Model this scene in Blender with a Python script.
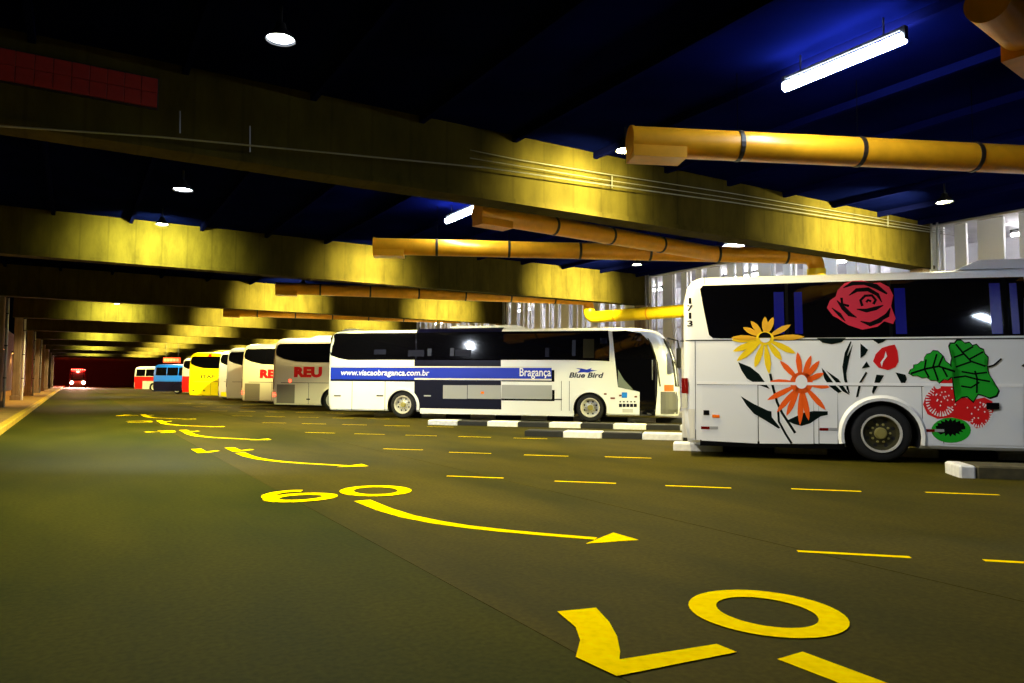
import bpy, bmesh, math, random
from mathutils import Vector, Matrix
random.seed(4)
for o in list(bpy.data.objects): bpy.data.objects.remove(o)
scene = bpy.context.scene
COL = scene.collection
PI = math.pi

# ------------------------------------------------------------------ camera
F = 730.0; HC = 1.38
YAW = math.atan(437 / F); PITCH = math.atan(41.5 / F); ROLL = math.atan(.008)
fw = Vector((math.sin(YAW) * math.cos(PITCH), math.cos(YAW) * math.cos(PITCH), math.sin(PITCH)))
r0 = Vector((math.cos(YAW), -math.sin(YAW), 0)); u0 = r0.cross(fw)
RV = r0 * math.cos(ROLL) + u0 * math.sin(ROLL); UV = -r0 * math.sin(ROLL) + u0 * math.cos(ROLL)
CP = Vector((0, 0, HC))
cd = bpy.data.cameras.new('camera'); cam = bpy.data.objects.new('camera', cd); COL.objects.link(cam)
cd.sensor_width = 36; cd.lens = 36 * F / 1024; cd.clip_end = 600
cam.matrix_world = Matrix(((RV.x, UV.x, -fw.x, 0), (RV.y, UV.y, -fw.y, 0), (RV.z, UV.z, -fw.z, HC), (0, 0, 0, 1)))
scene.camera = cam
# ------------------------------------------------------------------ world, exposure
w = bpy.data.worlds.new('night'); scene.world = w; w.use_nodes = True
w.node_tree.nodes['Background'].inputs[0].default_value = (.01, .012, .03, 1)
w.node_tree.nodes['Background'].inputs[1].default_value = .15
vs = scene.view_settings
vs.view_transform = 'Standard'; vs.look = 'None'; vs.gamma = 1; vs.use_curve_mapping = False; vs.exposure = 0.3
WARM = (1.0, .84, .40); COOL = (.70, .82, 1.0)
P_WASH = 1150; P_WARM = 1750; P_TUBE = 95; P_PLAT = 70; P_SOD = 900; P_DOWN = 2600

def ray(x, y): return fw + RV * ((x - 512) / F) - UV * ((y - 341.5) / F)
def gz(x, y, z=0.0):                       # pixel to a point at height z
    d = ray(x, y); return CP + d * ((z - HC) / d.z)
def onplane(x, y, p, n):
    d = ray(x, y); n = Vector(n); return CP + d * ((Vector(p) - CP).dot(n) / d.dot(n))

# ------------------------------------------------------------------ materials
def lin(c):
    return tuple(((v / 255) / 12.92 if v / 255 <= .04045 else ((v / 255 + .055) / 1.055) ** 2.4) for v in c)
def mat(name, rgb, rough=.5, metal=0, var=0, scale=3.0, bump=0, coat=0, spec=.5, emit=0, emit_col=None, srgb=True):
    m = bpy.data.materials.get(name)
    if m: return m
    m = bpy.data.materials.new(name); m.use_nodes = True
    nt = m.node_tree; b = nt.nodes['Principled BSDF']
    c = lin(rgb) if srgb else rgb
    b.inputs['Base Color'].default_value = (*c, 1)
    b.inputs['Roughness'].default_value = rough; b.inputs['Metallic'].default_value = metal
    b.inputs['Coat Weight'].default_value = coat; b.inputs['Specular IOR Level'].default_value = spec
    if emit:
        b.inputs['Emission Color'].default_value = (*(emit_col or c), 1); b.inputs['Emission Strength'].default_value = emit
    if var or bump:
        tc = nt.nodes.new('ShaderNodeTexCoord')
        n1 = nt.nodes.new('ShaderNodeTexNoise'); n1.inputs['Scale'].default_value = scale; n1.inputs['Detail'].default_value = 6
        nt.links.new(tc.outputs['Object'], n1.inputs['Vector'])
        if var:
            mr = nt.nodes.new('ShaderNodeMapRange'); mr.inputs[1].default_value = .3; mr.inputs[2].default_value = .7
            mr.inputs[3].default_value = 1 - var; mr.inputs[4].default_value = 1 + var
            nt.links.new(n1.outputs['Fac'], mr.inputs[0])
            mx = nt.nodes.new('ShaderNodeMix'); mx.data_type = 'RGBA'; mx.blend_type = 'MULTIPLY'; mx.inputs[0].default_value = 1
            mx.inputs[6].default_value = (*c, 1)
            nt.links.new(mr.outputs[0], mx.inputs[7]); nt.links.new(mx.outputs[2], b.inputs['Base Color'])
        if bump:
            bp = nt.nodes.new('ShaderNodeBump'); bp.inputs['Strength'].default_value = bump; bp.inputs['Distance'].default_value = .02
            nt.links.new(n1.outputs['Fac'], bp.inputs['Height']); nt.links.new(bp.outputs[0], b.inputs['Normal'])
    return m

def asphalt(name, rgb, rgb2, rough):
    m = bpy.data.materials.new(name); m.use_nodes = True
    nt = m.node_tree; b = nt.nodes['Principled BSDF']; L = nt.links.new; b.inputs['Specular IOR Level'].default_value = .04
    tc = nt.nodes.new('ShaderNodeTexCoord')
    mp = nt.nodes.new('ShaderNodeMapping'); mp.inputs['Scale'].default_value = (1, .35, 1); L(tc.outputs['Object'], mp.inputs[0])
    big = nt.nodes.new('ShaderNodeTexNoise'); big.inputs['Scale'].default_value = .55; big.inputs['Detail'].default_value = 7; big.inputs['Roughness'].default_value = .62
    L(mp.outputs[0], big.inputs['Vector'])
    fine = nt.nodes.new('ShaderNodeTexNoise'); fine.inputs['Scale'].default_value = 26; fine.inputs['Detail'].default_value = 8
    L(tc.outputs['Object'], fine.inputs['Vector'])
    cr = nt.nodes.new('ShaderNodeValToRGB'); cr.color_ramp.elements[0].position = .34; cr.color_ramp.elements[1].position = .68
    cr.color_ramp.elements[0].color = (*lin(rgb), 1); cr.color_ramp.elements[1].color = (*lin(rgb2), 1)
    L(big.outputs['Fac'], cr.inputs[0])
    mr = nt.nodes.new('ShaderNodeMapRange'); mr.inputs[1].default_value = .3; mr.inputs[2].default_value = .72; mr.inputs[3].default_value = .78; mr.inputs[4].default_value = 1.2
    L(fine.outputs['Fac'], mr.inputs[0])
    mx = nt.nodes.new('ShaderNodeMix'); mx.data_type = 'RGBA'; mx.blend_type = 'MULTIPLY'; mx.inputs[0].default_value = 1
    L(cr.outputs[0], mx.inputs[6]); L(mr.outputs[0], mx.inputs[7]); L(mx.outputs[2], b.inputs['Base Color'])
    rr = nt.nodes.new('ShaderNodeMapRange'); rr.inputs[3].default_value = rough - .12; rr.inputs[4].default_value = rough + .15
    L(big.outputs['Fac'], rr.inputs[0]); L(rr.outputs[0], b.inputs['Roughness'])
    bp = nt.nodes.new('ShaderNodeBump'); bp.inputs['Strength'].default_value = .12; bp.inputs['Distance'].default_value = .008
    L(fine.outputs['Fac'], bp.inputs['Height']); L(bp.outputs[0], b.inputs['Normal'])
    return m

def formwork(name, rgb):
    """board-marked concrete: vertical casting joints and stains"""
    m = mat(name, rgb, .9, spec=.05)
    nt = m.node_tree; b = nt.nodes['Principled BSDF']; L = nt.links.new
    tc = nt.nodes.new('ShaderNodeTexCoord')
    mp = nt.nodes.new('ShaderNodeMapping'); mp.inputs['Scale'].default_value = (1.6, 1, .5); L(tc.outputs['Object'], mp.inputs[0])
    n = nt.nodes.new('ShaderNodeTexNoise'); n.inputs['Scale'].default_value = 1.4; n.inputs['Detail'].default_value = 9; n.inputs['Roughness'].default_value = .65
    L(mp.outputs[0], n.inputs['Vector'])
    mr = nt.nodes.new('ShaderNodeMapRange'); mr.inputs[1].default_value = .3; mr.inputs[2].default_value = .7; mr.inputs[3].default_value = .55; mr.inputs[4].default_value = 1.2
    L(n.outputs['Fac'], mr.inputs[0])
    wv = nt.nodes.new('ShaderNodeTexWave'); wv.inputs['Scale'].default_value = .42; wv.inputs['Distortion'].default_value = .15
    L(tc.outputs['Object'], wv.inputs['Vector'])
    r2 = nt.nodes.new('ShaderNodeMapRange'); r2.inputs[1].default_value = .0; r2.inputs[2].default_value = .02; r2.inputs[3].default_value = .8; r2.inputs[4].default_value = 1
    L(wv.outputs['Fac'], r2.inputs[0])
    mu = nt.nodes.new('ShaderNodeMath'); mu.operation = 'MULTIPLY'; L(mr.outputs[0], mu.inputs[0]); L(r2.outputs[0], mu.inputs[1])
    mx = nt.nodes.new('ShaderNodeMix'); mx.data_type = 'RGBA'; mx.blend_type = 'MULTIPLY'; mx.inputs[0].default_value = 1
    mx.inputs[6].default_value = (*lin(rgb), 1); L(mu.outputs[0], mx.inputs[7]); L(mx.outputs[2], b.inputs['Base Color'])
    return m

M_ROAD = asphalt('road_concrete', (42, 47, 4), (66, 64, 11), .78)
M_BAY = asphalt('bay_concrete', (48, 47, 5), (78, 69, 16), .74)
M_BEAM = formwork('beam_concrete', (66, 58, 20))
M_COLUMN = formwork('column_concrete', (140, 120, 100))
M_CEIL = mat('ceiling_blue_glow', (3, 6, 46), .95, var=.25, scale=.8, spec=0)  # blue glow of the tube lamp put into the ceiling colour
M_RIB = mat('rib_blue_glow', (6, 9, 50), .9, spec=0)  # same lamp blue put into the ribs
M_YELLOW = mat('road_marking_yellow', (255, 222, 0), .95, var=.10, scale=14, spec=0)
M_KERBY = mat('kerb_yellow', (196, 160, 30), .7, var=.3, scale=5)
M_WALK = mat('sidewalk_concrete', (150, 118, 50), .85, var=.25, scale=2)
M_KW = mat('kerb_white', (225, 225, 225), .7, var=.12, scale=9)
M_KB = mat('kerb_black', (22, 22, 20), .6, var=.3, scale=9)
M_KG = mat('kerb_bare', (74, 68, 42), .8, var=.35, scale=6)
M_DUCT = mat('duct_yellow', (232, 160, 24), .35, var=.12, scale=3)
M_DUCT_LIT = mat('duct_platform_lit', (250, 215, 20), .35, var=.06, scale=3)  # platform light on the lower pipes, put into a brighter yellow
M_BAND = mat('duct_band', (40, 30, 18), .5)
M_STEEL = mat('steel', (150, 150, 150), .35, metal=.8)
M_ROD = mat('hanger_black', (6, 6, 8), .9, spec=0)
M_DARK = mat('dark_metal', (24, 24, 26), .5)
M_RUBBER = mat('rubber', (13, 13, 14), .75)
M_GLASS = mat('bus_glass', (5, 5, 9), .04, spec=.7)
M_GLASS2 = mat('bus_windscreen', (16, 20, 22), .04, spec=.9)
M_WHITE = mat('bus_white', (236, 238, 240), .28, coat=.4)
M_OFFW = mat('bus_off_white', (226, 224, 214), .32, coat=.3)
M_CREAM = mat('bus_cream', (218, 208, 184), .35, coat=.2)
M_SILVER = mat('bus_silver', (170, 174, 180), .35, metal=.3)
M_BYEL = mat('bus_yellow', (255, 232, 0), .35, coat=.3)
M_BLUE = mat('bus_blue', (6, 44, 186), .4)
M_BLUE2 = mat('bus_sky_blue', (20, 100, 220), .3, coat=.3)
M_NAVY = mat('bus_navy', (3, 4, 32), .4, spec=.25)
M_RED = mat('bus_red', (205, 14, 18), .35, coat=.2)
M_PGREY = mat('panel_grey', (158, 160, 162), .4)
M_GRILLE = mat('grille_grey', (120, 112, 98), .5)
M_BLACK = mat('print_black', (5, 5, 6), .6, spec=.08)
M_SEAM = mat('panel_seam', (60, 62, 64), .6)
M_LENSR = mat('red_lens', (110, 6, 6), .2)
M_LENSRL = mat('red_lamp_lit', (255, 30, 10), .3, emit=6, emit_col=(1, .05, .02))
M_LENSA = mat('amber_lens', (245, 120, 20), .25)
M_LENSAL = mat('amber_lamp_lit', (226, 84, 4), .4, emit=.25, emit_col=(1, .25, .01))
M_LENSW = mat('clear_lens', (190, 190, 180), .1)
M_CURTAIN = mat('curtain_blue', (14, 16, 120), .25)
M_SLAT = mat('slat_white', (226, 226, 230), .5)
M_BACK = mat('platform_wall', (168, 168, 176), .8, var=.2, scale=1)

# ------------------------------------------------------------------ object helpers
def me_from(name, vs_, fs, m, smooth=False, mats=None, idx=None):
    me = bpy.data.meshes.new(name); me.from_pydata([tuple(v) for v in vs_], [], fs)
    for mm in (mats or [m]): me.materials.append(mm)
    if idx: me.polygons.foreach_set('material_index', idx)
    if smooth:
        me.polygons.foreach_set('use_smooth', [True] * len(me.polygons)); me.set_sharp_from_angle(angle=math.radians(38))
    me.update(); return me
def link(name, me, parent=None):
    o = bpy.data.objects.new(name, me); COL.objects.link(o)
    if parent: o.parent = parent
    return o
def empty(name, loc=(0, 0, 0), rz=0):
    o = bpy.data.objects.new(name, None); COL.objects.link(o); o.location = loc; o.rotation_euler = (0, 0, rz); o.empty_display_size = .2; return o
def tag(o, label=None, cat=None, group=None, kind=None):
    if label: o['label'] = label
    if cat: o['category'] = cat
    if group: o['group'] = group
    if kind: o['kind'] = kind
    return o
BF = [(0, 3, 2, 1), (4, 5, 6, 7), (0, 1, 5, 4), (1, 2, 6, 5), (2, 3, 7, 6), (3, 0, 4, 7)]
class MB:
    def __init__(s): s.v = []; s.f = []
    def add(s, v, f):
        n = len(s.v); s.v += [tuple(p) for p in v]; s.f += [tuple(i + n for i in q) for q in f]; return s
    def box(s, x0, x1, y0, y1, z0, z1):
        return s.add([(x0, y0, z0), (x1, y0, z0), (x1, y1, z0), (x0, y1, z0), (x0, y0, z1), (x1, y0, z1), (x1, y1, z1), (x0, y1, z1)], BF)
    def cbox(s, x0, x1, y0, y1, z0, z1, c=.02):       # box with a chamfered top and upright edges
        def ring(d, z): return [(x0 + d + (c if i in (0, 7) else 0) * 0, 0, z) for i in range(0)]
        pts = []
        for z, d in ((z0, 0), (z1 - c, 0), (z1, c)):
            a, b, e, g = x0 + d, x1 - d, y0 + d, y1 - d
            pts += [(a + c, e, z), (b - c, e, z), (b, e + c, z), (b, g - c, z), (b - c, g, z), (a + c, g, z), (a, g - c, z), (a, e + c, z)]
        f = [tuple(range(7, -1, -1)), tuple(range(16, 24))]
        for r in (0, 8):
            for i in range(8): j = (i + 1) % 8; f.append((r + i, r + j, r + 8 + j, r + 8 + i))
        return s.add(pts, f)
    def tube(s, pts, r, seg=12, caps=True):
        pts = [Vector(p) for p in pts]; n = len(pts); rings = []
        for i, p in enumerate(pts):
            t = (pts[min(i + 1, n - 1)] - pts[max(i - 1, 0)]).normalized()
            up = Vector((0, 0, 1)) if abs(t.z) < .95 else Vector((0, 1, 0))
            if i and abs(t.dot(prev)) < .98: up = prev
            a = t.cross(up).normalized(); b = a.cross(t).normalized(); prev = b
            rr = r[i] if isinstance(r, (list, tuple)) else r
            rings.append([p + a * (rr * math.cos(2 * PI * k / seg)) + b * (rr * math.sin(2 * PI * k / seg)) for k in range(seg)])
        v = [q for rg in rings for q in rg]; f = []
        for i in range(n - 1):
            for k in range(seg): j = (k + 1) % seg; f.append((i * seg + k, i * seg + j, (i + 1) * seg + j, (i + 1) * seg + k))
        if caps: f += [tuple(range(seg - 1, -1, -1)), tuple(range((n - 1) * seg, n * seg))]
        return s.add(v, f)
    def lathe(s, prof, seg=24, axis='y', c=(0, 0, 0), close=False):
        v = []; f = []; n = len(prof)
        for k in range(seg):
            a = 2 * PI * k / seg
            for (r, h) in prof:
                p = (r * math.cos(a), h, r * math.sin(a)) if axis == 'y' else (r * math.cos(a), r * math.sin(a), h)
                v.append((p[0] + c[0], p[1] + c[1], p[2] + c[2]))
        for k in range(seg):
            k2 = (k + 1) % seg
            for i in range(n - 1 if not close else n):
                i2 = (i + 1) % n; f.append((k * n + i, k * n + i2, k2 * n + i2, k2 * n + i))
        return s.add(v, f)
    def build(s, name, m, parent=None, smooth=False):
        return link(name, me_from(name, s.v, s.f, m, smooth), parent)
def fix(o):
    bm = bmesh.new(); bm.from_mesh(o.data); bmesh.ops.recalc_face_normals(bm, faces=bm.faces); bm.to_mesh(o.data); bm.free(); return o

# ================================================================== THE HALL
BEAMS = [12.5 + 13 * k for k in range(-2, 12)]
Y0, Y1 = -18, 176
CEIL = 6.4
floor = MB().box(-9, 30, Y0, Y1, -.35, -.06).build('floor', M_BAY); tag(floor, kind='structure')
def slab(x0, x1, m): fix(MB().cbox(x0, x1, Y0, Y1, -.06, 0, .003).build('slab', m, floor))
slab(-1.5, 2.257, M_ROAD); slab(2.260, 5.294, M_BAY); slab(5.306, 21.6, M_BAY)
fix(MB().cbox(-5.99, -1.72, Y0, Y1, -.06, .15, .015).build('sidewalk_slab', M_WALK, floor))
fix(MB().cbox(-1.715, -1.505, Y0, Y1, -.06, .16, .02).build('kerb_edge', M_KERBY, floor))
fix(MB().cbox(21.62, 29, Y0, Y1, -.06, .22, .02).build('platform_slab', M_BACK, floor))
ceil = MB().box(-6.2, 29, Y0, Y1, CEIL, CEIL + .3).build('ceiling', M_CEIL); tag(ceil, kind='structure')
for yb in BEAMS:
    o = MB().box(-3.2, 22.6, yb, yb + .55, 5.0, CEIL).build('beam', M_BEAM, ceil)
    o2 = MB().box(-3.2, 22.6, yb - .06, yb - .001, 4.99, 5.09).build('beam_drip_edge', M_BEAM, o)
rib_me = None
for yb in BEAMS[1:8]:
    for i in range(13):
        x = -2.75 + 2.05 * i
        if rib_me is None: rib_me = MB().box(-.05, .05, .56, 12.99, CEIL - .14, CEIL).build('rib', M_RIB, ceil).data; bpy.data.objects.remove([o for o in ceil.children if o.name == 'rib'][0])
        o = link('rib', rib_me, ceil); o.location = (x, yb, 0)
tag(MB().box(-6.3, -6.0, Y0, Y1, -.3, CEIL).build('wall_left', mat('wall_dark', (46, 38, 34), .9, var=.3, scale=1)), kind='structure')
tag(MB().box(-6.3, 29, Y1, Y1 + .3, -.3, CEIL).build('wall_far', mat('wall_far', (50, 38, 38), .9)), kind='structure')
wr = tag(MB().box(26.5, 26.8, Y0, Y1, -.3, CEIL).build('wall_right', M_BACK), kind='structure')

MB().box(22.75, 26.49, Y0, Y1, CEIL - .06, CEIL - .001).build('platform_soffit', M_BACK, ceil)
# white upright slats along the platform
sl = [MB().box(23.0, 23.10, -ww / 2, ww / 2, .22, CEIL - .07) for ww in (.10, .34, .62)]
sl = [me_from('slat', b.v, b.f, M_SLAT) for b in sl]
y = 7.0; k = 0
while y < 62:
    o = link('slat', sl[(0, 1, 0, 2, 0, 1, 1, 0, 2, 1)[k % 10]], wr); o.location = (0, y, 0)
    y += (.34, .62, .42, .75, .5, .48, .62, .36, .8, .55)[k % 10]; k += 1
for z in (1.2, 3.9):
    MB().box(23.11, 23.16, 6.8, 62, z, z + .07).build('rail', M_STEEL, wr)

# conduits along the first beam and over the ceiling
def cable(px, yp, r=.012, name='conduit', par=ceil, dz=0):
    pts = [onplane(x, y_, (0, yp, 0), (0, 1, 0)) + Vector((0, 0, dz)) for x, y_ in px]
    MB().tube(pts, r, 6).build(name, M_STEEL, par)
cable([(-60, 121), (0, 126), (160, 137), (310, 151), (489, 168), (600, 184), (730, 202), (970, 238)], 12.30, .014)
cable([(470, 150), (520, 160), (600, 173), (730, 193), (970, 234)], 12.38, .010)
cable([(470, 158), (600, 179), (730, 198), (970, 236)], 12.34, .010)
for px in ((180, 111, 133), (250, 126, 152), (612, 176, 188), (888, 215, 227)):
    cable([(px[0], px[1]), (px[0], px[2])], 12.34, .012, 'conduit_hanger')

# added panel left on the near beam, red light put into its colour
rp = empty('red_light_patch', (-.9, 12.46, 5.62))
tag(rp, 'added panel, its dull red standing for red light on the nearest concrete beam', 'panel')
M_RED_LIGHT = mat('beam_red_light', (140, 24, 10), .7, var=.3, scale=3)
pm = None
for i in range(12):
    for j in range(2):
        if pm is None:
            b = MB().cbox(0, .225, -.04, 0, 0, .225, .006); pm = me_from('red_light_tile', b.v, b.f, M_RED_LIGHT)
        o = link('red_light_tile', pm, rp); o.location = (-.9 + .23 * i, 0, .23 * j)
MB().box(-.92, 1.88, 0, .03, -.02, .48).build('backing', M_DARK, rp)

# ------------------------------------------------------------------ columns
nth = ['first', 'second', 'third', 'fourth', 'fifth', 'sixth', 'seventh', 'eighth', 'ninth', 'tenth']
vis = [b for b in BEAMS if b > 30][:8]
for i, yb in enumerate(vis):
    c = fix(MB().cbox(-.2, .2, -.05, .62, .15, 5.0, .04).build('column', M_COLUMN)); c.location = (-2.9, yb, 0)
    tag(c, '%s concrete column in view along the left sidewalk, counted from the camera' % nth[i], 'column', 'columns along the left sidewalk')
    fix(MB().cbox(-.27, .27, -.13, .70, .15, .42, .03).build('plinth', M_COLUMN, c))
    if i < 4:
        p = MB().tube([(.32, -.02, .15), (.32, -.02, 4.9)], .055, 8).build('drain_pipe', M_SLAT if i == 1 else M_STEEL, c)
        for z in (1.4, 2.8, 4.2): MB().tube([(.32, -.02, z), (.32, -.02, z + .05)], .075, 8).build('pipe_clamp', M_DARK, p)
rv = [b for b in BEAMS if 5 < b < 60]
for i, yb in enumerate(rv):
    c = fix(MB().cbox(-.18, .18, 0, .45, .22, 5.0, .03).build('column', M_COLUMN)); c.location = (22.3, yb + .03, 0)
    tag(c, '%s concrete column carrying the right ends of the beams by the platform, counted from the camera' % nth[i], 'column', 'columns along the platform')
    for dy in (-.16, -.34):
        MB().tube([(0, dy, .22), (0, dy, CEIL - .02)], .035, 8).build('upright_pipe', M_STEEL, c)

# ------------------------------------------------------------------ painted markings
def flat(name, polys, m=M_YELLOW, z=.004):
    bm = bmesh.new()
    for p in polys:
        vsx = [bm.verts.new((q[0], q[1], q[2] if len(q) > 2 else z)) for q in p]
        if len(vsx) > 2: bm.faces.new(vsx)
    bmesh.ops.triangulate(bm, faces=bm.faces); bmesh.ops.recalc_face_normals(bm, faces=bm.faces)
    for f in bm.faces:
        if f.normal.z < 0: f.normal_flip()
    me = bpy.data.meshes.new(name); bm.to_mesh(me); bm.free(); me.materials.append(m); return me
def ringpolys(outer, inner):
    n = len(outer); return [(outer[i], outer[(i + 1) % n], inner[(i + 1) % n], inner[i]) for i in range(n)]
def ell(cx, cy, rx, ry, n=40, a0=0): return [(cx + rx * math.cos(a0 + 2 * PI * i / n), cy + ry * math.sin(a0 + 2 * PI * i / n)) for i in range(n)]
# digits: local +x = +X, +y = +Y; they are read from the far side (top towards the camera)
def strokepolys(pts, wd):
    pts = [Vector((p[0], p[1])) for p in pts]; n = len(pts); Ls = []; Rs = []
    for i, p in enumerate(pts):
        t = (pts[min(i + 1, n - 1)] - pts[max(i - 1, 0)]).normalized(); nn = Vector((-t.y, t.x))
        w_ = wd[i] if isinstance(wd, (list, tuple)) else wd
        Ls.append(p + nn * w_ / 2); Rs.append(p - nn * w_ / 2)
    return [(Ls[i], Ls[i + 1], Rs[i + 1], Rs[i]) for i in range(n - 1)]
def arc(cx, cy, rx, ry, a, b, n=16): return [(cx + rx * math.cos(math.radians(a + (b - a) * i / n)), cy + ry * math.sin(math.radians(a + (b - a) * i / n))) for i in range(n + 1)]
def from_px(pts, org, sc):
    return [(gz(org[0] + sc * x, org[1] + sc * y_).x, gz(org[0] + sc * x, org[1] + sc * y_).y) for x, y_ in pts]
o7 = (520, 530); s7 = 380 / 1024
zo = from_px([(420, 195), (480, 175), (600, 166), (720, 180), (830, 205), (905, 235), (922, 252), (900, 270), (860, 282), (780, 293), (690, 288), (600, 275), (510, 250), (450, 225)], o7, s7)
zx = [p[0] for p in zo]; zy = [p[1] for p in zo]
ZC = ((min(zx) + max(zx)) / 2, (min(zy) + max(zy)) / 2); ZRX = (max(zx) - min(zx)) / 2; ZRY = (max(zy) - min(zy)) / 2
DIG = {}
DIG['0'] = flat('painted_digit', ringpolys(ell(0, 0, ZRX, ZRY), ell(0, 0, ZRX * .60, ZRY * .66)))
sev = from_px([(100, 222), (205, 212), (240, 250), (262, 290), (270, 330), (268, 352), (530, 310), (585, 332), (260, 397), (150, 345), (162, 300), (150, 265)], o7, s7)
SC = (sum(p[0] for p in sev) / len(sev), sum(p[1] for p in sev) / len(sev))
svl = [(p[0] - SC[0], p[1] - SC[1]) for p in sev]
DIG['7'] = flat('painted_digit', [svl])
DIG['9'] = flat('painted_digit', ringpolys(ell(0, -ZRY * .32, ZRX * .98, ZRY * .70), ell(0, -ZRY * .32, ZRX * .56, ZRY * .36)) +
                [[(v_[0], v_[1], .006) for v_ in q_] for q_ in strokepolys([(-ZRX * .77, -ZRY * .32)] + [(x, y_) for x, y_ in arc(0, -ZRY * .1, ZRX * .77, ZRY * .92, 170, 65)], .155)])
DIG['1'] = flat('painted_digit', [[(-.10, -ZRY), (.10, -ZRY), (.10, ZRY), (-.10, ZRY)], [(.10, -ZRY), (.36, -ZRY + .28), (.30, -ZRY + .42), (.10, -ZRY + .26)]])
DIG['3'] = flat('painted_digit', strokepolys(arc(0, -ZRY * .45, ZRX * .7, ZRY * .45, 160, -90) , .17) + strokepolys(arc(0, ZRY * .45, ZRX * .75, ZRY * .45, 90, -160), .17))
DIG['5'] = flat('painted_digit', strokepolys([(-ZRX * .8, -ZRY * .9), (ZRX * .7, -ZRY * .9), (ZRX * .75, -.05)] + arc(0, ZRY * .4, ZRX * .75, ZRY * .5, -60, 160), .17))
# arrow from the "09" bay
oa = (350, 420); sa = 350 / 1024
cen = from_px([(35, 236), (100, 262), (170, 283), (250, 299), (340, 313), (450, 325), (560, 335), (720, 348)], oa, sa)
head = from_px([(690, 363), (770, 330), (845, 352)], oa, sa)
DY = 5.95
A0 = cen[0]
arrow_me = flat('painted_arrow', strokepolys([(x - A0[0], y_ - A0[1]) for x, y_ in cen], [.20, .19, .17, .15, .13, .12, .11, .10]) + [[(x - A0[0], y_ - A0[1]) for x, y_ in head]])
BAYS = [('07', -1), ('09', 0), ('11', 1), ('13', 2), ('15', 3), ('17', 4)]
c9 = gz(376, 491)
START = {-1: (790, 656), 1: (240, 453), 2: (188, 433), 3: (162, 422.5), 4: (145, 416)}
for txt, kk in BAYS:
    if kk in START: st_ = gz(*START[kk]); ax, ay = st_.x, st_.y
    else: ax, ay = A0[0], A0[1] + DY * kk
    o = link('painted_arrow', arrow_me, floor); o.location = (ax, ay, 0)
    if kk == -1: places = [(txt[0], ZC[0], ZC[1]), (txt[1], SC[0], SC[1])]
    elif kk == 0: places = [(txt[0], 3.33, c9.y), (txt[1], 2.36, c9.y + .05)]
    else: places = [(txt[0], ax + .02, ay + .75), (txt[1], ax - .62, ay + .75)]
    for ch, x, y in places:
        o = link('painted_digit', DIG.get(ch, DIG['1']), floor); o.location = (x, y, .0025)
# dashed guide lines at 45 degrees
S2 = 2 ** -.5
def NS(n, s): return Vector(((n + s) * S2, (n - s) * S2, 0))
dash_me = flat('painted_dash', [[(-.43, -.035), (.43, -.035), (.43, .035), (-.43, .035)]])
def dash(x, y_):
    o = link('painted_dash', dash_me, floor); o.location = (x, y_, 0); o.rotation_euler = (0, 0, -PI / 4 + .03)
for px in ((853, 554.5), (1045, 564)): p = gz(*px); dash(p.x, p.y)
for px in ((475, 477.2), (585, 482.4), (698, 487), (826, 490.3), (962, 493.8), (1110, 499)): p = gz(*px); dash(p.x, p.y)
for px in ((403, 449.5), (470, 453), (546, 455.7), (628, 457.6)): p = gz(*px); dash(p.x, p.y)
for n_ in (17.9, 21.6, 25.4, 29.2, 33.4, 37.6):
    for j in range(5):
        q = NS(n_, 0); s_ = (5.3 * 2 ** .5 - n_) + .6 + 1.45 * j; q = NS(n_, s_); dash(q.x, q.y)

# ------------------------------------------------------------------ kerb islands
def island(n_, s0, nb, label, pat, wdt=.6, h=.16, first_white=True, l0=1.0):
    base = NS(n_, s0); e = empty('kerb_island', base, -PI / 4)
    tag(e, label, 'kerb', 'painted kerb islands in the bays')
    for i in range(nb):
        b = MB().cbox(.006 if i else .994 - l0, .994, 0, wdt, 0, h, .025)
        m = pat[i % len(pat)] if i else (M_KW if first_white else pat[0])
        o = fix(b.build('kerb_block', m, e)); o.location = (i, 0, 0)
    return e
island(22.5, -8.45, 12, 'long black and white kerb island nearest the white and navy coach', [M_KW, M_KB])
island(18.55, -4.3, 12, 'black and white kerb island left of the flower coach tail, ending in a dark block', [M_KB, M_KW], first_white=False)
island(15.72, -.45, 13, 'black and white kerb island running underneath the flower painted coach', [M_KW, M_KB], wdt=.5)
island(12.45, 3.1, 8, 'bare kerb island with a white end block, right foreground before the flower coach', [M_KG, M_KG], h=.19, wdt=.7, l0=.22)
island(26.95, -12.4, 12, 'black and white kerb island underneath the white and navy coach', [M_KW, M_KB], wdt=.5)

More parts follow.
